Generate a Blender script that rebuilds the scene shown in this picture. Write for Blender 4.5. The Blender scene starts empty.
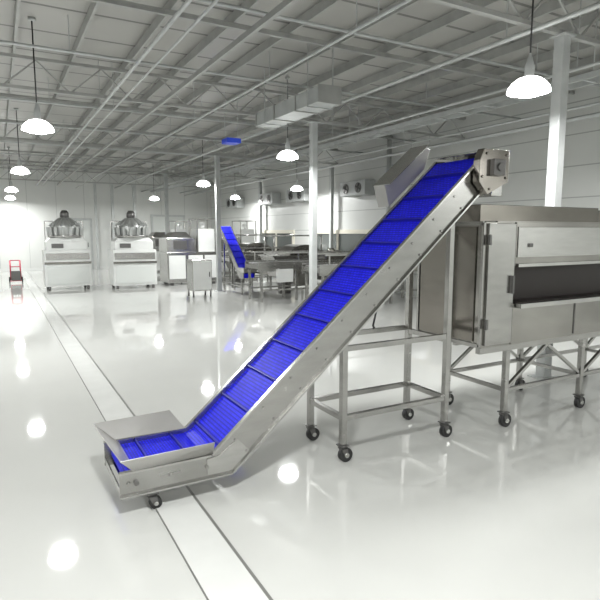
import bpy, bmesh, math
from mathutils import Vector, Matrix
scene = bpy.context.scene
COL = scene.collection
try:
    scene.view_settings.view_transform = 'Standard'
except Exception: pass

# ---------------------------------------------------------------- materials
def mat(name, col, rough=0.5, metal=0.0, noise=0.0, nscale=8.0, stretch=(1,1,1), bump=0.0, emit=None, es=0.0, coat=0.0):
    m = bpy.data.materials.new(name); m.use_nodes = True
    nt = m.node_tree; b = nt.nodes['Principled BSDF']
    b.inputs['Base Color'].default_value = (*col, 1)
    b.inputs['Roughness'].default_value = rough
    b.inputs['Metallic'].default_value = metal
    b.inputs['Coat Weight'].default_value = coat
    if emit:
        b.inputs['Emission Color'].default_value = (*emit, 1)
        b.inputs['Emission Strength'].default_value = es
    if noise > 0 or bump > 0:
        tc = nt.nodes.new('ShaderNodeTexCoord'); mp = nt.nodes.new('ShaderNodeMapping')
        mp.inputs['Scale'].default_value = stretch
        nz = nt.nodes.new('ShaderNodeTexNoise'); nz.inputs['Scale'].default_value = nscale
        nz.inputs['Detail'].default_value = 4
        nt.links.new(tc.outputs['Object'], mp.inputs['Vector']); nt.links.new(mp.outputs[0], nz.inputs['Vector'])
        if noise > 0:
            r = nt.nodes.new('ShaderNodeValToRGB')
            r.color_ramp.elements[0].position = 0.3; r.color_ramp.elements[1].position = 0.7
            r.color_ramp.elements[0].color = (*[c*(1-noise) for c in col], 1)
            r.color_ramp.elements[1].color = (*[min(1, c*(1+noise)) for c in col], 1)
            nt.links.new(nz.outputs['Fac'], r.inputs['Fac']); nt.links.new(r.outputs[0], b.inputs['Base Color'])
            mr = nt.nodes.new('ShaderNodeMapRange')
            mr.inputs['To Min'].default_value = max(0.02, rough*0.9); mr.inputs['To Max'].default_value = rough*1.12
            nt.links.new(nz.outputs['Fac'], mr.inputs['Value']); nt.links.new(mr.outputs[0], b.inputs['Roughness'])
        if bump > 0:
            bp = nt.nodes.new('ShaderNodeBump'); bp.inputs['Strength'].default_value = bump; bp.inputs['Distance'].default_value = 0.01
            nt.links.new(nz.outputs['Fac'], bp.inputs['Height']); nt.links.new(bp.outputs[0], b.inputs['Normal'])
    return m

def panel_mat(name, col, line, axis, period, width=0.02, rough=0.4):
    m = mat(name, col, rough)
    nt = m.node_tree; b = nt.nodes['Principled BSDF']
    tc = nt.nodes.new('ShaderNodeTexCoord'); sp = nt.nodes.new('ShaderNodeSeparateXYZ')
    nt.links.new(tc.outputs['Object'], sp.inputs[0])
    d = nt.nodes.new('ShaderNodeMath'); d.operation = 'DIVIDE'; d.inputs[1].default_value = period
    nt.links.new(sp.outputs[axis], d.inputs[0])
    fr = nt.nodes.new('ShaderNodeMath'); fr.operation = 'FRACT'; nt.links.new(d.outputs[0], fr.inputs[0])
    lt = nt.nodes.new('ShaderNodeMath'); lt.operation = 'LESS_THAN'; lt.inputs[1].default_value = width/period
    nt.links.new(fr.outputs[0], lt.inputs[0])
    nz = nt.nodes.new('ShaderNodeTexNoise'); nz.inputs['Scale'].default_value = .7
    nt.links.new(tc.outputs['Object'], nz.inputs['Vector'])
    r = nt.nodes.new('ShaderNodeValToRGB')
    r.color_ramp.elements[0].color = (*[c*.85 for c in col], 1); r.color_ramp.elements[1].color = (*[min(1, c*1.12) for c in col], 1)
    nt.links.new(nz.outputs['Fac'], r.inputs[0])
    mx = nt.nodes.new('ShaderNodeMixRGB'); nt.links.new(r.outputs[0], mx.inputs[1]); mx.inputs[2].default_value = (*line, 1)
    nt.links.new(lt.outputs[0], mx.inputs[0]); nt.links.new(mx.outputs[0], b.inputs['Base Color'])
    return m

STEEL = mat('brushed_steel', (0.50, 0.495, 0.48), 0.24, 1.0, 0.06, 5, (1, 1, 6))
STEELF = mat('frame_steel', (0.39, 0.385, 0.37), 0.26, 1.0, 0.08, 4, (1, 1, 4))
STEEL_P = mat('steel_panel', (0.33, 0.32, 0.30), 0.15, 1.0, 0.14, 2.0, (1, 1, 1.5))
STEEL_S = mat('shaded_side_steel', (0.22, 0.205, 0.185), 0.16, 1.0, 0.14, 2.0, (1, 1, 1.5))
STEEL_D = mat('steel_dark', (0.15, 0.147, 0.143), 0.4, 0.8)
GALV = mat('galvanized', (0.44, 0.455, 0.45), 0.5, 0.15, 0.1, 5)
GALVD = mat('galvanized_truss', (0.37, 0.375, 0.36), 0.5, 0.3, 0.1, 5)
HEADG = mat('light_grey_metal', (0.42, 0.43, 0.42), 0.35, 0.6, 0.05, 5)
WHITE_S = mat('white_sheet', (0.64, 0.65, 0.635), 0.35, 0.1, 0.05, 3)
BLACK = mat('black_rubber', (0.015, 0.015, 0.015), 0.5)
DARK = mat('dark_opening', (0.022, 0.016, 0.014), 0.5)
RED = mat('red_paint', (0.38, 0.02, 0.05), 0.4)
GLASS = mat('window_glass', (0.11, 0.12, 0.115), 0.2, 0.0)
BLUEP = mat('box_blue', (0.03, 0.08, 0.75), 0.3)
CLEAT = mat('cleat_blue', (0.006, 0.007, 0.26), 0.45)
SHADE = mat('lamp_acrylic', (0.9, 0.9, 0.9), 0.3, emit=(1, 1, 0.98), es=8.0)
BULB = mat('lamp_bulb', (1, 1, 1), 0.3, emit=(1, 1, 0.98), es=40)
DOORP = mat('pale_door', (.57, .59, .57), .4)

def belt_mat():
    m = mat('belt_blue', (0.012, 0.015, 0.75), 0.45)
    nt = m.node_tree; b = nt.nodes['Principled BSDF']
    b.inputs['Specular IOR Level'].default_value = 0.12
    tc = nt.nodes.new('ShaderNodeTexCoord'); br = nt.nodes.new('ShaderNodeTexBrick')
    br.inputs['Scale'].default_value = 14
    mpb = nt.nodes.new('ShaderNodeMapping'); mpb.inputs['Rotation'].default_value = (0, 0, math.pi/2)
    br.inputs['Color1'].default_value = (0.020, 0.022, 0.84, 1); br.inputs['Color2'].default_value = (0.012, 0.014, 0.64, 1)
    br.inputs['Mortar'].default_value = (0.004, 0.004, 0.30, 1); br.inputs['Mortar Size'].default_value = 0.035
    nt.links.new(tc.outputs['Object'], mpb.inputs[0]); nt.links.new(mpb.outputs[0], br.inputs['Vector'])
    nt.links.new(br.outputs['Color'], b.inputs['Base Color'])
    bp = nt.nodes.new('ShaderNodeBump'); bp.inputs['Strength'].default_value = 0.4; bp.inputs['Distance'].default_value = 0.004; bp.invert = True
    nt.links.new(br.outputs['Fac'], bp.inputs['Height']); nt.links.new(bp.outputs[0], b.inputs['Normal'])
    return m
BELT = belt_mat()

# ---------------------------------------------------------------- builder
class B:
    def __init__(s): s.bm = bmesh.new()
    def box(s, x0, x1, y0, y1, z0, z1):
        v = [s.bm.verts.new(p) for p in ((x0,y0,z0),(x1,y0,z0),(x1,y1,z0),(x0,y1,z0),(x0,y0,z1),(x1,y0,z1),(x1,y1,z1),(x0,y1,z1))]
        for f in ((0,3,2,1),(4,5,6,7),(0,1,5,4),(1,2,6,5),(2,3,7,6),(3,0,4,7)): s.bm.faces.new([v[i] for i in f])
        return s
    def frame(s, p, q):
        p, q = Vector(p), Vector(q); d = (q-p).normalized()
        up = Vector((0,0,1)) if abs(d.z) < 0.95 else Vector((0,1,0))
        a = d.cross(up).normalized(); b = a.cross(d).normalized()
        return p, q, a, b
    def beam(s, p, q, w, h=None):
        h = h or w; p, q, a, b = s.frame(p, q)
        v = [s.bm.verts.new(c + a*sx*w/2 + b*sz*h/2) for c in (p, q) for sx, sz in ((-1,-1),(1,-1),(1,1),(-1,1))]
        for f in ((0,1,2,3),(7,6,5,4),(0,4,5,1),(1,5,6,2),(2,6,7,3),(3,7,4,0)): s.bm.faces.new([v[i] for i in f])
        return s
    def cyl(s, p, q, r, r2=None, n=16, cap=True):
        r2 = r if r2 is None else r2; p, q, a, b = s.frame(p, q)
        ra = [s.bm.verts.new(p + (a*math.cos(2*math.pi*i/n) + b*math.sin(2*math.pi*i/n))*r) for i in range(n)]
        rb = [s.bm.verts.new(q + (a*math.cos(2*math.pi*i/n) + b*math.sin(2*math.pi*i/n))*r2) for i in range(n)]
        for i in range(n):
            f = s.bm.faces.new([ra[i], ra[(i+1)%n], rb[(i+1)%n], rb[i]]); f.smooth = True
        if cap: s.bm.faces.new(ra[::-1]); s.bm.faces.new(rb)
        return s
    def prism(s, poly, y0, y1):
        a = [s.bm.verts.new((x, y0, z)) for x, z in poly]; b = [s.bm.verts.new((x, y1, z)) for x, z in poly]
        n = len(poly)
        s.bm.faces.new(a); s.bm.faces.new(b[::-1])
        for i in range(n): s.bm.faces.new([a[i], b[i], b[(i+1)%n], a[(i+1)%n]])
        return s
    def plate(s, pts, t=0.004):
        pts = [Vector(p) for p in pts]
        n = (pts[1]-pts[0]).cross(pts[2]-pts[0]).normalized()*t
        a = [s.bm.verts.new(p) for p in pts]; b = [s.bm.verts.new(p+n) for p in pts]; k = len(pts)
        s.bm.faces.new(a[::-1]); s.bm.faces.new(b)
        for i in range(k): s.bm.faces.new([a[i], a[(i+1)%k], b[(i+1)%k], b[i]])
        return s
    def lathe(s, prof, c=(0,0), n=24):
        rings = []
        for r, z in prof:
            rings.append([s.bm.verts.new((c[0]+r*math.cos(2*math.pi*i/n), c[1]+r*math.sin(2*math.pi*i/n), z)) for i in range(n)])
        for a, b in zip(rings, rings[1:]):
            for i in range(n):
                f = s.bm.faces.new([a[i], a[(i+1)%n], b[(i+1)%n], b[i]]); f.smooth = True
        return s
    def frust(s, x0,x1,y0,y1,z0, X0,X1,Y0,Y1,z1):
        v = [s.bm.verts.new(p) for p in ((x0,y0,z0),(x1,y0,z0),(x1,y1,z0),(x0,y1,z0),(X0,Y0,z1),(X1,Y0,z1),(X1,Y1,z1),(X0,Y1,z1))]
        for f in ((0,3,2,1),(4,5,6,7),(0,1,5,4),(1,2,6,5),(2,3,7,6),(3,0,4,7)): s.bm.faces.new([v[i] for i in f])
        return s
    def islands(s):
        seen = set(); out = []
        for v in s.bm.verts:
            if v in seen: continue
            st = [v]; seen.add(v); isl = []
            while st:
                c = st.pop(); isl.append(c)
                for e in c.link_edges:
                    o = e.other_vert(c)
                    if o not in seen: seen.add(o); st.append(o)
            out.append(isl)
        return out
    def split(s, name, m, parent=None, **kw):
        s.bm.verts.index_update(); res = []
        for isl in s.islands():
            b2 = B(); mp = {v: b2.bm.verts.new(v.co) for v in isl}; done = set()
            for v in isl:
                for f in v.link_faces:
                    if f in done: continue
                    done.add(f); nf = b2.bm.faces.new([mp[w] for w in f.verts]); nf.smooth = f.smooth
            res.append(b2.obj(name, m, parent, **kw))
        s.bm.free(); return res
    def obj(s, name, m, parent=None, label=None, bevel=0, origin=None, **kw):
        bmesh.ops.recalc_face_normals(s.bm, faces=s.bm.faces)
        me = bpy.data.meshes.new(name)
        if parent is not None and origin is None: origin = Vector(parent.get('_o', (0,0,0)))
        if origin is not None: bmesh.ops.translate(s.bm, verts=s.bm.verts, vec=-Vector(origin))
        s.bm.to_mesh(me); s.bm.free(); me.materials.append(m)
        o = bpy.data.objects.new(name, me); COL.objects.link(o)
        if parent is not None: o.parent = parent
        elif origin is not None: o.location = origin
        if label: o['label'] = label
        for k, v in kw.items(): o[k] = v
        if bevel:
            md = o.modifiers.new('bevel', 'BEVEL'); md.width = bevel; md.segments = 2; md.limit_method = 'ANGLE'
        return o

def root(name, label, cat, o=(0,0,0), group=None):
    e = bpy.data.objects.new(name, None); COL.objects.link(e); e.location = o; e.empty_display_size = 0.1
    e['label'] = label; e['category'] = cat; e['_o'] = list(o)
    if group: e['group'] = group
    return e
def clear_tags():
    for o in bpy.data.objects:
        if '_o' in o: del o['_o']

def copy_tree(r, loc, rotz=0, label=None):
    def rec(o, par):
        c = o.copy(); COL.objects.link(c)
        if par is not None: c.parent = par
        for ch in list(o.children): rec(ch, c)
        return c
    c = rec(r, None); c.location = loc; c.rotation_euler = (0, 0, rotz)
    if label: c['label'] = label
    return c

# ---------------------------------------------------------------- room
X0, X1, Y0, Y1, H = -6.0, 9.0, -5.0, 25.0, 4.2
ST = dict(kind='structure')
def floor_mat():
    m = mat('epoxy_floor', (0.55, 0.553, 0.53), 0.035, 0.0, 0.04, 0.5)
    nt = m.node_tree
    b = nt.nodes['Principled BSDF']
    b.inputs['IOR'].default_value = 2.0
    tc = nt.nodes.new('ShaderNodeTexCoord')
    nz = nt.nodes.new('ShaderNodeTexNoise'); nz.inputs['Scale'].default_value = 1.4; nz.inputs['Detail'].default_value = 1
    bp = nt.nodes.new('ShaderNodeBump'); bp.inputs['Strength'].default_value = 0.02; bp.inputs['Distance'].default_value = 0.02
    nt.links.new(tc.outputs['Object'], nz.inputs['Vector']); nt.links.new(nz.outputs['Fac'], bp.inputs['Height'])
    nt.links.new(bp.outputs[0], b.inputs['Normal'])
    return m
B().box(X0-.2, X1+.2, Y0-.2, Y1+.2, -0.2, 0).obj('floor', floor_mat(), **ST)
WALLP = panel_mat('wall_panel_h', (0.60, 0.61, 0.59), (0.36, 0.37, 0.36), 2, 0.55, 0.02)
WALLV = panel_mat('wall_panel_v', (0.62, 0.63, 0.61), (0.42, 0.43, 0.42), 0, 1.1, 0.02)
B().box(X0-.2, X1+.2, Y1, Y1+.2, 0, H).obj('wall_back', WALLV, **ST)
B().box(X0-.2, X1+.2, Y0-.2, Y0, 0, H).obj('wall_front', WALLV, **ST)
B().box(X0-.2, X0, Y0, Y1, 0, H).obj('wall_left', WALLP, **ST)
B().box(X1, X1+.2, Y0, Y1, 0, H).obj('wall_right', WALLP, **ST)
CEILM = panel_mat('roof_panels', (0.35, 0.345, 0.325), (0.13, 0.128, 0.12), 1, 0.9, 0.05)
B().box(X0-.2, X1+.2, Y0-.2, Y1+.2, H, H+.15).obj('ceiling', CEILM, **ST)
DR = mat('drain_cover', (0.60, 0.605, 0.585), 0.08, 0, 0.03, 4)
B().box(0.71, 0.94, Y0, Y1-.6, 0.0, 0.004).obj('trim_1', DR, **ST)
GR = mat('drain_edge', (0.15, 0.15, 0.14), 0.4)
B().box(0.94, 0.956, Y0, Y1-.6, 0.0, 0.005).obj('trim_2', GR, **ST)
B().box(0.703, 0.71, Y0, Y1-.6, 0.0, 0.005).obj('trim_3', GR, **ST)
B().box(X1-.02, X1, Y0, Y1, 0, 0.12).obj('baseboard_right', WHITE_S, **ST)
B().box(X0, X1-.02, Y1-.02, Y1, 0, 0.12).obj('baseboard_back', WHITE_S, **ST)
FR = mat('window_frame', (0.68, 0.65, 0.56), 0.35, 0.05)
def window(i, y0, y1, z0, z1):
    r = bpy.data.objects.new('window_%d' % i, None); COL.objects.link(r); r['kind'] = 'structure'; r.location = (X1, y0, z0)
    r['_o'] = [X1, y0, z0]
    B().box(X1-.02, X1-.005, y0, y1, z0, z1).obj('window_pane', GLASS, r)
    b = B(); t = .12
    b.box(X1-.05, X1, y0-t, y1+t, z1, z1+t).box(X1-.08, X1, y0-t, y1+t, z0-t, z0).box(X1-.05, X1, y0-t, y0, z0, z1).box(X1-.05, X1, y1, y1+t, z0, z1)
    n = max(1, round((y1-y0)/1.2))
    for k in range(1, n):
        yy = y0+(y1-y0)*k/n; b.box(X1-.05, X1, yy-.05, yy+.05, z0, z1)
    b.obj('window_frame', FR, r)
window(1, 12.3, 15.3, 0.8, 1.55)
window(2, 16.7, 19.2, 0.8, 1.55)
window(3, 20.4, 22.6, 0.8, 1.55)
window(4, 8.4, 11.0, 0.8, 1.55)
def door(i, x0, x1, h):
    r = bpy.data.objects.new('door_%d' % i, None); COL.objects.link(r); r['kind'] = 'structure'; r.location = (x0, Y1, 0); r['_o'] = [x0, Y1, 0]
    B().box(x0, x1, Y1-.05, Y1, 0.0, h).obj('door_leaf', DOORP, r, bevel=.005)
    B().box(x0-.08, x0, Y1-.07, Y1, 0, h+.08).box(x1, x1+.08, Y1-.07, Y1, 0, h+.08).box(x0, x1, Y1-.07, Y1, h, h+.08).obj('door_frame', GALV, r)
    B().cyl((x1-.12, Y1-.1, .95), (x1-.12, Y1-.1, 1.15), .015).box(x1-.13, x1-.11, Y1-.1, Y1-.05, 1.0, 1.02).obj('handle', STEEL_D, r)
door(1, 2.6, 3.5, 2.1)
door(2, 6.2, 7.6, 2.3)

colY = [-1.25, 3.8, 8.85, 13.9, 18.95, 24.0]
ZB = 3.6
def column(x, y, w):
    r = root('steel_column', 'square galvanized steel column carrying the roof', 'column', (x, y, 0), 'roof columns')
    B().box(x-w, x+w, y-w, y+w, 0.012, ZB-.012).obj('shaft', GALV, r, bevel=.006)
    B().box(x-w*2, x+w*2, y-w*2, y+w*2, 0, 0.012).obj('base_plate', GALV, r)
    B().box(x-w*1.6, x+w*1.6, y-w*1.6, y+w*1.6, ZB-.012, ZB).obj('cap_plate', GALV, r)
for y in colY: column(5.2, y, .058)
column(3.62, 24.0, .05); column(4.3, 24.0, .05)
column(8.80, 13.9, .05); column(8.80, 18.95, .05)
for y in colY:
    r = root('roof_truss', 'galvanized steel lattice truss spanning under the roof', 'truss', (0, y, ZB), 'roof trusses')
    B().box(X0, X1, y-.03, y+.03, ZB, ZB+.045).obj('bottom_chord', GALVD, r)
    B().box(X0, X1, y-.03, y+.03, 4.015, 4.06).obj('top_chord', GALVD, r)
    b = B(); n = 17; dx = (X1-X0)/n
    for k in range(n):
        xa = X0+dx*k
        b.beam((xa+.02, y, ZB+.04), (xa+dx/2, y, 4.02), .02); b.beam((xa+dx/2, y, 4.02), (xa+dx-.02, y, ZB+.04), .02)
    b.split('web_bar', GALVD, r)
x = X0+.35
while x < X1:
    o = B().box(x-.016, x+.016, Y0, Y1, 4.06, 4.178).obj('purlin', GALVD, None, 'long galvanized steel purlin under the roof sheets', origin=(x, Y0, 4.06))
    o['category'] = 'roof beam'; o['group'] = 'roof purlins'
    x += .75
for y in (1.3, 6.3, 11.35, 16.4, 21.45):
    o = B().box(X0, X1, y-.025, y+.025, 4.0, 4.058).obj('cross_beam', GALVD, None, 'galvanized steel beam crossing below the purlins', origin=(X0, y, 4.0))
    o['category'] = 'roof beam'; o['group'] = 'cross beams'
for x, z in ((2.3, 3.51), (6.9, 3.51)):
    o = B().beam((x, Y0, z+.045), (x, Y1, z+.045), .04, .06).obj('tie_beam', GALVD, None, 'galvanized tie beam running the length of the hall', origin=(x, Y0, z))
    o['category'] = 'roof beam'; o['group'] = 'tie beams'
# cable tray
b = B()
for x in (6.15, 6.42): b.box(x-.01, x+.01, Y0, Y1, 3.38, 3.45)
y = Y0+.2
while y < Y1:
    b.box(6.15, 6.42, y, y+.03, 3.385, 3.4); y += .5
tr = root('cable_tray', 'ladder style galvanized cable tray hung from the roof', 'cable tray', (6.3, Y0, 3.38))
b.obj('tray', GALV, tr)
b = B()
for y in colY: b.cyl((6.2, y+.3, 3.4), (6.2, y+.3, 4.2), .008, n=8).cyl((6.42, y+.3, 3.4), (6.42, y+.3, 4.2), .008, n=8)
b.split('hanger_rod', GALV, tr)
for k, (x, z, rr) in enumerate(((-.9, 3.5, .02), (1.5, 3.5, .02), (1.7, 3.5, .014), (3.0, 3.45, .016), (4.6, 3.52, .024), (5.75, 3.4, .02), (7.5, 3.4, .02), (7.7, 3.3, .014), (8.2, 3.4, .035))):
    r = root('overhead_pipe', 'thin galvanized pipe hung under the trusses', 'pipe', (x, Y0, z), 'overhead pipes')
    B().cyl((x, Y0, z), (x, Y1, z), rr, n=12).obj('pipe', GALV, r)
    b = B()
    for y in colY: b.beam((x, y+.2, z), (x, y+.2, 4.2), .01)
    b.split('hanger_rod', GALV, r)
for y in (5.2, 7.4, 10.4, 12.6, 15.3, 17.6, 20.3):
    r = root('conduit', 'slim conduit crossing the hall below the roof', 'pipe', (0, y, 3.78), 'cross conduits')
    B().cyl((X0, y, 3.78), (X1, y, 3.78), .018, n=10).obj('pipe', GALV, r)
    b = B()
    for x in (-3.1, 0.9, 3.6, 6.6): b.beam((x, y, 3.78), (x, y, 4.2), .01)
    b.split('hanger_rod', GALV, r)
# duct
r = root('air_duct', 'rectangular galvanized air duct hung from the roof', 'duct', (4.1, 6.4, 3.36))
B().box(3.93, 4.27, 6.55, 8.6, 3.37, 3.58).obj('duct_body', GALV, r, bevel=.005)
b = B()
for y in (6.53, 7.2, 7.9, 8.58): b.box(3.915, 4.285, y, y+.025, 3.355, 3.595)
b.split('flange', GALVD, r)
b = B()
for y in (6.8, 8.2): b.beam((3.90, y, 3.35), (3.90, y, 4.2), .012).beam((4.31, y, 3.35), (4.31, y, 4.2), .012).beam((3.89, y, 3.345), (4.32, y, 3.345), .015)
b.split('hanger_rod', GALV, r)
r = root('blue_box', 'small blue box hung from roof', 'ventilation unit', (4.0, 9.9, 3.25))
B().box(3.86, 4.14, 9.75, 10.05, 3.27, 3.36).obj('housing', BLUEP, r, bevel=.01)  # plain blue box standing for an unidentified blue spot under the roof
B().beam((3.87, 9.9, 3.36), (3.87, 9.9, 4.2), .01).beam((4.135, 9.9, 3.36), (4.135, 9.9, 4.2), .01).split('hanger_rod', GALV, r)

# ---------------------------------------------------------------- lamps
lamp = root('pendant_lamp', 'glowing white high bay lamp hanging on a cord', 'lamp', (0,0,0), 'high bay pendant lamps')
B().cyl((0,0,.3), (0,0,1.29), .008, n=8).obj('cord', BLACK, lamp)
B().lathe([(.001,1.3),(.045,1.3),(.045,1.27),(.001,1.26)], n=16).obj('ceiling_rose', GALV, lamp)
B().lathe([(.001,.32),(.008,.3),(.035,.21),(.042,.19),(.042,.11),(.06,.09),(.001,.08)]).obj('ballast_housing', GALV, lamp)
B().lathe([(.06,.09),(.10,.078),(.15,.04),(.18,.0),(.19,-.04),(.185,-.04),(.173,.0),(.145,.035),(.095,.07),(.06,.08)]).obj('lamp_shade', SHADE, lamp)
B().lathe([(.001,.07),(.05,.05),(.09,.02),(.14,-.02),(.15,-.045),(.10,-.065),(.001,-.075)]).obj('bulb', BULB, lamp)
la = bpy.data.lights.new('lamp_light', 'AREA'); la.shape = 'DISK'; la.size = .3; la.energy = 97; la.color = (.985, 1, .99)
lo = bpy.data.objects.new('lamp_light', la); COL.objects.link(lo); lo.parent = lamp; lo.location = (0,0,-.08)
pts = [(.52,7.7),(4.30,3.46),(4.45,8.45),(4.98,14.4),(5.45,21.6),(.5,13.3),(.45,19.3),(8.0,19.5),(8.0,14.6),
       (-3,3.2),(-3,8),(-3,13.5),(-3,19.3),(.5,1.2),(4.3,-2.2),(.5,-2.8),(-3,-2),(.5,23.8),(8.05,3.2),(8.05,-2.2)]
lamp.location = (*pts[0], 2.9)
for p in pts[1:]: copy_tree(lamp, (*p, 2.9))

# ---------------------------------------------------------------- caster helper
def caster(par, x, y, ztop, r=.05):
    f = B().box(x-.035, x+.035, y-.035, y+.035, ztop-.008, ztop)
    f.cyl((x, y, ztop-.02), (x, y, ztop-.008), .025, n=12)
    f.plate([(x-.025, y-.026, ztop-.02), (x+.025, y-.026, ztop-.02), (x+.035, y-.026, r-.01), (x+.005, y-.026, r-.01)], .004)
    f.plate([(x-.025, y+.022, ztop-.02), (x+.025, y+.022, ztop-.02), (x+.035, y+.022, r-.01), (x+.005, y+.022, r-.01)], .004)
    f.box(x-.027, x+.027, y-.026, y+.026, ztop-.026, ztop-.018)
    fo = f.obj('caster', STEEL_D, par)
    wo = B().cyl((x+.02, y-.02, r), (x+.02, y+.02, r), r, n=24).obj('wheel', BLACK, fo, origin=par['_o'])
    B().cyl((x+.02, y-.03, r), (x+.02, y+.03, r), r*.35, n=12).obj('hub', STEEL, wo, origin=par['_o'])
    return fo

# ---------------------------------------------------------------- main conveyor
CO = (1.9, 3.25, 0)
cv = root('inclined_conveyor', 'stainless steel inclined conveyor with cleated blue belt on casters', 'conveyor', CO)
d = Vector((.7548, .6560)); nrm = Vector((-.6560, .7548))
plate_poly = [(.51,.115),(1.18,.115),(3.32,1.975),(3.41,2.05),(3.33,2.185),(3.25,2.178),(1.045,.262),(.51,.262)]
for y0 in (2.995, 3.485):
    b = B(); b.prism(plate_poly, y0, y0+.012)
    sgn = -1 if y0 < 3.2 else 1
    for k in range(11):
        s = .15+k*.26
        for off in (-.05, -.16):
            c = Vector((1.06, .265)) + d*s + nrm*off
            b.cyl((c.x, y0+.006, c.y), (c.x, y0+.006+sgn*.016, c.y), .008, n=8)
    for xx in (.56, .8, 1.02): b.cyl((xx, y0+.006, .19), (xx, y0+.006+sgn*.02, .19), .011, n=8)
    b.obj('side_frame', STEELF, cv)
    b = B()
    yy = y0+.006+sgn*.012
    b.beam((1.045, yy, .262), (3.25, yy, 2.178), .03, .012)
    b.beam((.51, yy, .262), (1.05, yy, .262), .03, .012)
    b.obj('edge_rail', STEEL, cv)
    b = B(); b.beam((1.18, yy, .121), (3.32, yy, 1.981), .03, .012); b.beam((.51, yy, .119), (1.185, yy, .119), .03, .010)
    b.obj('edge_rail', STEEL, cv)
B().prism([(1.02,.14),(1.20,.14),(1.30,.24),(1.22,.33),(1.10,.25),(1.02,.24)], 2.989, 2.995).obj('knee_plate', STEEL, cv)
path = []
def arc(cx, cz, r, a0, a1, n=10):
    return [(cx+r*math.cos(math.radians(a0+(a1-a0)*i/n)), cz+r*math.sin(math.radians(a0+(a1-a0)*i/n))) for i in range(n+1)]
path += arc(.6, .19, .05, 270, 90)
path += [(.8,.24),(1.03,.24),(1.085,.262)]
path += arc(3.275, 2.095, .075, 131, -49)
path += [(1.138,.150),(1.05,.142)]
b = B(); ya, yb = 3.009, 3.483
va = [b.bm.verts.new((p[0], ya, p[1])) for p in path]; vb = [b.bm.verts.new((p[0], yb, p[1])) for p in path]
for i in range(len(path)):
    j = (i+1) % len(path); b.bm.faces.new([va[i], va[j], vb[j], vb[i]])
bo = b.obj('belt', BELT, cv); md = bo.modifiers.new('thickness', 'SOLIDIFY'); md.thickness = .006
P0 = Vector((1.085,.262)); P1 = Vector((3.226, 2.152)); L = (P1-P0).length; dd = (P1-P0)/L; nn = Vector((-dd.y, dd.x))
s = .05
while s < L-.02:
    c = P0+dd*s
    q = [c-dd*.004, c+dd*.004, c+dd*.004+nn*.022, c-dd*.004+nn*.022]
    B().prism([(v.x, v.y) for v in q], ya+.012, yb-.012).obj('cleat', CLEAT, cv); s += .262
for xx in (.70, .93):
    B().box(xx-.004, xx+.004, ya+.012, yb-.012, .238, .262).obj('cleat', CLEAT, cv)
for (cx, cz, r_) in ((.6,.19,.043),(3.275,2.095,.067)):
    B().cyl((cx, 2.98, cz), (cx, 3.5, cz), .014, n=12).cyl((cx, 3.014, cz), (cx, 3.478, cz), r_, n=20).obj('roller', STEEL_D, cv)
B().box(.512, .52, 3.007, 3.485, .12, .165).obj('end_plate', STEEL, cv)
B().box(.56, 1.15, 3.007, 3.485, .117, .121).obj('drip_pan', STEEL, cv)
B().beam((1.22, 3.246, .155), (3.28, 3.246, 1.945), .47, .004).obj('drip_pan', STEEL, cv)
hp = B()
hp.plate([(.60,3.497,.25),(1.04,3.497,.265),(.97,3.62,.368),(.465,3.62,.358)], .004)
hp.plate([(.60,2.995,.25),(1.06,2.995,.27),(1.04,2.905,.375),(.50,2.905,.37)], .004)
hp.plate([(.60,3.0,.25),(.60,3.49,.25),(.465,3.62,.358),(.50,2.905,.37)], .004)
HOP = mat('hopper_sheet', (0.62, 0.61, 0.59), 0.36, 0.9, 0.04, 4)
hp.obj('feed_hopper', HOP, cv, label='flared stainless feed hopper')
GUARD = mat('guard_sheet', (0.30, 0.295, 0.28), 0.38, 0.4, 0.05, 4)
b = B()
b.prism([(2.76,1.80),(3.12,2.115),(3.18,2.28),(3.10,2.30),(2.71,1.97)], 3.497, 3.64)
b.obj('rear_guard', GUARD, cv, bevel=.005)
b = B(); b.plate([(2.71,3.42,1.972),(3.10,3.42,2.303),(3.10,3.65,2.303),(2.71,3.65,1.972)], .004); b.obj('guard_lid', STEELF, cv)
# drive housing: squared box with bolts and small reducer
b = B(); b.prism([(3.14,1.97),(3.23,1.88),(3.45,1.98),(3.45,2.215),(3.18,2.215),(3.14,2.13)], 2.92, 2.985)
for (bx, bz) in ((3.17,2.01),(3.25,1.92),(3.42,2.01),(3.42,2.18),(3.21,2.18)):
    b.cyl((bx, 2.910, bz), (bx, 2.925, bz), .010, n=8)
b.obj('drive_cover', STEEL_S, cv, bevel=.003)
b = B(); b.box(3.25,3.37,2.88,2.925,2.02,2.14); b.cyl((3.31,2.865,2.08),(3.31,2.885,2.08), .03, n=16); b.obj('gearbox', STEEL_D, cv, bevel=.004)
b = B()
b.plate([(3.22,3.0,2.205),(3.22,3.49,2.205),(3.46,3.49,2.205),(3.46,3.0,2.205)], .004)
b.plate([(3.46,3.0,2.205),(3.46,3.49,2.205),(3.48,3.49,1.88),(3.48,3.0,1.88)], .004)
b.plate([(3.40,3.0,2.05),(3.44,3.0,2.20),(3.48,3.0,1.88),(3.36,3.0,1.88)], .004)
b.plate([(3.40,3.485,2.05),(3.44,3.485,2.20),(3.48,3.485,1.88),(3.36,3.485,1.88)], .004)
b.obj('discharge_hood', STEELF, cv)
def zlow(x): return .115+.869*(x-1.18)
for x in (2.02, 2.97):
    for y in (3.02, 3.47):
        B().box(x-.022, x+.022, y-.022, y+.022, .125, zlow(x)+.09).obj('leg', STEELF, cv, bevel=.003)
        caster(cv, x, y, .125)
for y in (3.02, 3.47):
    B().box(2.042, 2.948, y-.018, y+.018, .30, .336).box(2.042, 2.948, y-.018, y+.018, .79, .826).split('brace', STEELF, cv)
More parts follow.
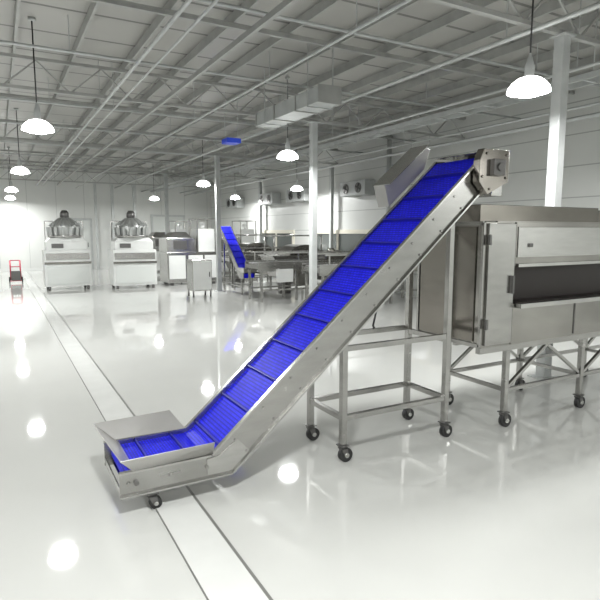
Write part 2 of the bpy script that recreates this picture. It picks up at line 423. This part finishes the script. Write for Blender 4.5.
for x in (2.02, 2.97):
    B().box(x-.018, x+.018, 3.042, 3.448, .30, .336).box(x-.018, x+.018, 3.042, 3.448, .76, .796).split('brace', STEELF, cv)
for x, y in ((.69, 3.02), (.69, 3.46)):
    B().box(x-.04, x+.04, y-.02, y+.02, .105, .12).obj('foot_bracket', STEEL, cv)
    caster(cv, x, y, .106, .036)
cpts = [Vector(p) for p in ((2.62,3.53,1.50),(2.60,3.56,1.25),(2.68,3.56,1.08),(2.70,3.56,.95),(2.66,3.55,.83),(2.69,3.54,.79))]
b = B()
for a_, b_ in zip(cpts, cpts[1:]): b.cyl(a_, b_, .008, n=8)
bmesh.ops.remove_doubles(b.bm, verts=b.bm.verts, dist=.004)
b.obj('power_cable', BLACK, cv)

# ---------------------------------------------------------------- processing machine
MO = (4.8, 3.25, 0)
mc = root('processing_machine', 'large stainless processing machine with dark feed slot on wheels', 'machine', MO)
Xa, Xb, Ya, Yb, Za, Zb = 3.23, 6.6, 2.91, 3.66, .70, 1.68
S0, S1 = 1.03, 1.33
b = B()
b.box(Xa, 3.56, Ya+.01, Yb, Za, Zb)
b.box(3.56, Xb, Ya+.20, Yb, Za, Zb)
b.box(3.56, Xb, Ya, Ya+.20, S1, Zb)
b.box(3.56, Xb, Ya, Ya+.20, Za, S0)
b.obj('body', STEEL_P, mc, bevel=.005)
B().box(3.562, Xb-.02, Ya+.17, Ya+.20, S0, S1).box(3.562, 3.57, Ya+.01, Ya+.17, S0, S1).box(3.57, Xb-.02, Ya+.02, Ya+.17, S1-.01, S1).box(3.57, Xb-.02, Ya+.02, Ya+.17, S0, S0+.006).obj('slot_lining', DARK, mc)
b = B(); b.box(3.57, Xb, Ya-.03, Ya, S1-.005, S1+.02).prism([(3.57,S0-.03),(Xb,S0-.03),(Xb,S0+.005),(3.57,S0+.005)], Ya-.07, Ya)
b.split('slot_lip', STEEL, mc)
B().box(3.58, Xb-.02, Ya-.008, Ya, 1.40, 1.64).obj('front_panel', STEEL, mc, bevel=.003)
dr = B().box(3.25, 3.545, Ya-.012, Ya+.01, .72, 1.665).obj('door', STEELF, mc, bevel=.004)
B().box(3.50, 3.52, Ya-.04, Ya-.012, 1.12, 1.26).obj('handle', STEEL_D, dr, origin=MO)
b = B()
for z in (.85, 1.5): b.box(3.235, 3.255, Ya-.03, Ya-.01, z, z+.08)
b.split('hinge', STEEL_D, dr, origin=MO)
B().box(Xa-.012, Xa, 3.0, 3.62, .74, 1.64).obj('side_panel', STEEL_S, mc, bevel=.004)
b = B()
for y in (2.93, 3.64): b.box(Xa-.018, Xa-.004, y-.012, y+.012, .71, 1.67)
b.box(Xa-.018, Xa-.004, 2.93, 3.64, .70, .73).box(Xa-.018, Xa-.004, 2.93, 3.64, 1.65, 1.68)
b.split('panel_frame', STEELF, mc)
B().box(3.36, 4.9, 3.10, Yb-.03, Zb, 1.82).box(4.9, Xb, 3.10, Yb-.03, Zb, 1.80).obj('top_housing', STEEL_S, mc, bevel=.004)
B().box(3.34, Xb, Ya-.003, Yb, Zb-.004, Zb+.004).obj('top_edge', STEEL_P, mc)
b = B()
for x in (4.35, 5.2, 6.0): b.box(x-.006, x+.006, Ya-.006, Ya, .72, S0-.03)
b.split('panel_seam', STEEL_D, mc)
b = B()
for x in (3.7, 4.9, 6.1): b.box(x, x+.04, Ya-.02, Ya-.008, 1.48, 1.51)
b.split('latch', STEEL_D, mc)
lx = (3.56, 4.55, 5.6, 6.5)
for x in lx:
    for y in (2.95, 3.60):
        B().box(x-.022, x+.022, y-.022, y+.022, .13, Za-.05).obj('leg', STEELF, mc, bevel=.003)
        caster(mc, x, y, .13, .055)
b = B()
for y in (2.95, 3.60):
    b.box(Xa, 6.55, y-.022, y+.022, Za-.05, Za-.002).box(3.585, 6.475, y-.016, y+.016, .30, .33)
    for xa_, xb_ in zip(lx, lx[1:]):
        xm = (xa_+xb_)/2
        b.beam((xa_+.03, y, .34), (xm, y, .645), .026); b.beam((xm+.01, y, .645), (xb_-.03, y, .34), .026)
for x in lx: b.box(x-.016, x+.016, 2.975, 3.575, .30, .33).box(x-.016, x+.016, 2.975, 3.575, .66, .69)
b.box(3.3, 6.5, 3.25, 3.29, .655, .69)
b.split('stand_brace', STEELF, mc)

# ---------------------------------------------------------------- filling machines
mx = root('filling_machine', 'white cabinet filling machine with round multi part steel head', 'machine', (0,0,0), 'filling machines')
B().box(-.60,.60,-.38,.38,.1,1.10).box(-.53,.53,-.34,.34,1.10,1.33).frust(-.53,.53,-.34,.34,1.33,-.42,.42,-.3,.3,1.44).obj('cabinet', WHITE_S, mx, bevel=.01)
B().box(-.54,.54,-.395,-.38,.16,.66).obj('front_panel', DOORP, mx, bevel=.004)
B().box(-.60,.60,-.41,-.38,.72,.78).obj('trim_band', STEEL_P, mx)
B().box(-.56,.56,-.40,-.38,.84,1.02).obj('step_plate', STEEL, mx)
B().box(-.4,-.1,-.355,-.34,1.16,1.28).obj('control_panel', STEEL_D, mx)
b = B()
for sx in (-.5,.5):
    for sy in (-.32,.32): b.cyl((sx,sy,0),(sx,sy,.1),.035,n=10)
b.split('foot', STEEL_D, mx)
B().lathe([(.001,1.44),(.38,1.44),(.46,1.47),(.46,1.51),(.001,1.51)]).obj('hopper_base', STEEL, mx)
b = B()
for k in range(14):
    a = 2*math.pi*k/14; ca, sa = math.cos(a), math.sin(a)
    b.beam((.43*ca,.43*sa,1.50),(.45*ca,.45*sa,1.74),.075,.07)
b.split('weigh_hopper', HEADG, mx)
b = B()
for k in range(14):
    a = 2*math.pi*k/14+.22; ca, sa = math.cos(a), math.sin(a)
    b.beam((.16*ca,.16*sa,1.98),(.44*ca,.44*sa,1.78),.06,.03)
b.split('feed_chute', HEADG, mx)
B().lathe([(.38,1.51),(.40,1.72),(.38,1.80),(.30,1.89),(.18,1.96),(.15,1.98),(.15,2.0),(.001,2.0)]).obj('feed_dome', HEADG, mx)
B().lathe([(.10,2.0),(.12,2.02),(.12,2.12),(.07,2.2),(.001,2.21)], n=16).obj('motor', STEEL_D, mx)
b = B()
for sx in (-.50,.50): b.beam((sx,.3,1.33),(sx,.3,1.9),.03)
b.beam((-.50,.3,1.9),(.50,.3,1.9),.03); b.obj('support_frame', STEEL, mx)
mx.location = (1.66, 16.6, 0)
copy_tree(mx, (3.35, 16.0, 0))
# packing machine
pk = root('packing_machine', 'boxy steel packing machine with open frame and hopper on top', 'machine', (0,0,0), 'packing machines')
B().box(-.8,.8,-.45,.45,.08,1.0).box(-.8,.1,-.45,.45,1.0,1.42).frust(-.7,0,-.4,.4,1.42,-.55,-.15,-.25,.25,1.6).obj('cabinet', STEEL, pk, bevel=.01)
B().box(-.75,-.25,-.465,-.45,.2,.9).box(-.15,.3,-.465,-.45,.2,.9).box(.36,.75,-.465,-.45,.2,.9).split('door', WHITE_S, pk)
B().box(-.6,-.2,-.465,-.45,1.08,1.34).obj('screen_panel', STEEL_D, pk)
b = B()
for sx in (.16,.76):
    for sy in (-.4,.4): b.beam((sx,sy,1.0),(sx,sy,2.0),.035)
for sy in (-.4,.4): b.beam((.16,sy,2.0),(.76,sy,2.0),.035)
for sx in (.16,.76): b.beam((sx,-.4,2.0),(sx,.4,2.0),.035)
b.obj('upper_frame', STEELF, pk)
B().box(.2,.72,-.36,.36,1.0,1.7).cyl((.46,.0,1.7),(.46,.0,1.9),.08,n=16).obj('film_housing', WHITE_S, pk)
B().box(-.7,-.6,-.4,-.3,0,.08).box(.6,.7,-.4,-.3,0,.08).box(-.7,-.6,.3,.4,0,.08).box(.6,.7,.3,.4,0,.08).split('foot', STEEL_D, pk)
pk.location = (5.15, 16.4, 0)
copy_tree(pk, (7.5, 18.6, 0)); copy_tree(pk, (5.6, 20.3, 0))
# small cabinet
r = root('steel_cabinet', 'small stainless steel control cabinet on short legs', 'cabinet', (4.35, 13.0, 0))
B().box(4.1,4.6,12.8,13.25,.15,.92).obj('body', STEEL, r, bevel=.006)
B().box(4.12,4.58,12.785,12.8,.18,.89).obj('door', WHITE_S, r)
B().box(4.52,4.54,12.76,12.785,.5,.62).obj('handle', STEEL_D, r)
b = B()
for xx in (4.13,4.57):
    for yy in (12.83,13.22): b.cyl((xx,yy,0),(xx,yy,.15),.02,n=8)
b.split('leg', STEEL_D, r)

# ---------------------------------------------------------------- secondary inclined conveyor
sc = root('inclined_conveyor', 'small steep stainless conveyor with blue belt', 'conveyor', (0,0,0))
pp = [(-.15,.42),(0.1,.42),(1.55,1.68),(1.48,1.80),(.05,.58),(-.15,.58)]
B().prism(pp, -.165,-.145).obj('side_frame', STEEL, sc)
B().prism(pp, .145,.165).obj('side_frame', STEEL, sc)
B().prism([(-.13,.44),(.1,.44),(1.52,1.69),(1.46,1.75),(.06,.54),(-.13,.54)], -.143,.143).obj('belt', BELT, sc)
u = Vector((1.40,1.21)).normalized()
for k in range(7):
    c = Vector((.08,.555))+u*(.1+.24*k); n_ = Vector((-u.y,u.x))*.012; t_ = u*.003
    q = [c-t_-n_*.6, c+t_-n_*.6, c+t_+n_, c-t_+n_]
    B().prism([(v.x,v.y) for v in q], -.14,.14).obj('cleat', CLEAT, sc)
for (x, z) in ((.0,.43),(1.2,1.35)):
    for y in (-.145,.145): B().box(x-.018,x+.018,y-.018,y+.018,0,z).obj('leg', STEEL, sc)
B().box(.02,1.18,-.16,-.13,.2,.23).box(.02,1.18,.13,.16,.2,.23).split('brace', STEEL, sc)
B().frust(-.2,.12,-.165,.165,.58,-.3,.18,-.22,.22,.70).obj('feed_hopper', STEEL, sc)
sc.location = (5.52, 12.75, 0); sc.rotation_euler = (0,0,math.radians(90))

# ---------------------------------------------------------------- sorting tables
tb = root('sorting_table', 'long stainless sorting table with rollers and side rails', 'sorting table', (0,0,0), 'sorting line tables')
Lh = 1.45
B().box(-Lh,Lh,-.38,-.34,.70,.92).box(-Lh,Lh,.34,.38,.70,.92).box(-Lh,-Lh+.04,-.34,.34,.76,.86).box(Lh-.04,Lh,-.34,.34,.76,.86).obj('frame', STEELF, tb)
b = B(); x = -Lh+.1
while x < Lh-.05:
    b.cyl((x,-.34,.86),(x,.34,.86),.03,n=10); x += .085
b.split('roller', STEEL_D, tb)
for x in (-1.35,-.45,.45,1.35):
    for y in (-.34,.34): B().box(x-.025,x+.025,y-.025,y+.025,0,.70).obj('leg', STEELF, tb)
B().box(-1.35,1.35,-.36,-.32,.25,.29).box(-1.35,1.35,.32,.36,.25,.29).split('brace', STEELF, tb)
b = B()
for x in (-1.2,0,1.2): b.beam((x,-.36,.9),(x,-.36,1.12),.025).beam((x,.36,.9),(x,.36,1.12),.025)
b.beam((-1.3,-.36,1.12),(1.3,-.36,1.12),.03).beam((-1.3,.36,1.12),(1.3,.36,1.12),.03)
b.obj('side_rail', STEEL, tb)
B().box(.4,1.1,-.3,.3,.92,1.08).cyl((.75,0,1.08),(.75,0,1.2),.1,n=16).obj('shaker_unit', STEEL_P, tb)
B().box(-1.0,-.6,-.46,-.385,.45,.75).obj('switch_box', WHITE_S, tb)
B().box(.2,.55,-.3,.1,.45,.72).obj('motor', STEEL_D, tb)
B().frust(-.4,.0,-.25,.25,.35,-.5,.1,-.3,.3,.72).obj('catch_tray', STEEL_P, tb)
tb.location = (6.55, 11.5, 0)
copy_tree(tb, (7.2, 14.9, 0)); copy_tree(tb, (7.2, 9.9, 0))
wt = root('washing_tank', 'stainless washing tank with sloped ends, arched cover and pump', 'washing tank', (0,0,0), 'washing tanks')
b = B(); b.prism([(-1.0,.95),(-.75,.4),(.75,.4),(1.0,.95)], -.42, .42); b.obj('tank', STEELF, wt, bevel=.006)
b = B(); b.box(-1.04,1.04,-.46,.46,.95,.985); b.obj('rim', STEEL, wt)
hd = [(-.5,.985)]+[(-.5*math.cos(math.pi*i/10), .985+.28*math.sin(math.pi*i/10)) for i in range(1,10)]+[(.5,.985)]
B().prism(hd, -.38, .38).obj('cover', STEEL_P, wt, bevel=.004)
for x in (-.7,.7):
    for y in (-.38,.38): B().box(x-.025,x+.025,y-.025,y+.025,0,.4).obj('leg', STEELF, wt)
b = B(); b.cyl((-.9,-.55,.2),(-.6,-.55,.2),.1,n=16).box(-.9,-.6,-.62,-.48,0,.12).cyl((-.75,-.55,.3),(-.75,-.55,.8),.03,n=10)
b.obj('pump', STEEL_D, wt)
b = B(); b.cyl((-.9,.3,.985),(-.9,.3,1.5),.025,n=10).cyl((.9,.3,.985),(.9,.3,1.5),.025,n=10).cyl((-.9,.3,1.5),(.9,.3,1.5),.025,n=10)
b.obj('spray_pipe', STEEL, wt)
wt.location = (7.25, 13.1, 0)
copy_tree(wt, (7.35, 16.4, 0))
# wall coolers
ev = root('air_cooler', 'wall mounted pale air cooler with two dark round fans', 'air cooler', (0,0,0), 'wall air coolers')
B().box(-.36,-.01,-.6,.6,0,.4).obj('housing', GALV, ev, bevel=.01)
for y in (-.3,.3):
    B().cyl((-.38,y,.2),(-.36,y,.2),.14,n=24).obj('fan_guard', STEEL_D, ev)
    b = B()
    for k in range(4):
        a = k*math.pi/2+.4; b.beam((-.385,y,.2),(-.385,y+.12*math.cos(a),.2+.12*math.sin(a)),.01,.04)
    b.obj('fan_blade', BLACK, ev)
ev.location = (X1, 12.6, 2.6)
copy_tree(ev, (X1, 15.9, 2.6)); copy_tree(ev, (X1, 18.2, 2.6)); copy_tree(ev, (X1, 21.5, 2.6))
o = B().cyl((8.85, 11.25, 0), (8.85, 11.25, 4.18), .06, n=16).obj('wall_pipe', GALV, None, 'vertical pale pipe beside the panelled wall', origin=(8.85,11.25,0)); o['category'] = 'pipe'
# hand truck
ht = root('hand_truck', 'small red hand truck standing near the drain strip', 'hand truck', (0,0,0))
b = B()
for s_ in (-.14,.14): b.cyl((s_,0,.1),(s_,.12,.7),.022,n=10)
for z in (.3,.5,.7): b.cyl((-.14,.12*(z-.1)/.6,z),(.14,.12*(z-.1)/.6,z),.016,n=10)
b.obj('frame', RED, ht)
B().box(-.16,.16,-.25,0,.06,.075).obj('toe_plate', RED, ht)
B().box(-.13,.13,-.22,-.02,.075,.38).obj('bin', STEEL_D, ht)
B().cyl((-.20,.05,.09),(-.16,.05,.09),.09,n=20).obj('wheel', BLACK, ht)
B().cyl((.16,.05,.09),(.20,.05,.09),.09,n=20).obj('wheel', BLACK, ht)
B().cyl((-.16,.05,.09),(.16,.05,.09),.012,n=8).obj('axle', STEEL_D, ht)
ht.location = (.42, 19.4, 0)

clear_tags()
w = bpy.data.worlds.new('World'); scene.world = w; w.use_nodes = True
w.node_tree.nodes['Background'].inputs[0].default_value = (.8,.85,.85,1); w.node_tree.nodes['Background'].inputs[1].default_value = .5

cam = bpy.data.cameras.new('Camera'); co = bpy.data.objects.new('Camera', cam); COL.objects.link(co)
cam.sensor_fit = 'HORIZONTAL'; cam.sensor_width = 36; cam.lens = 540/600*36
co.location = (0, 0, 1.6)
p = math.atan(68/540); F = Vector((.4855*math.cos(p), .8742*math.cos(p), -math.sin(p)))
co.rotation_euler = F.to_track_quat('-Z', 'Y').to_euler()
cam.clip_end = 200
scene.camera = co
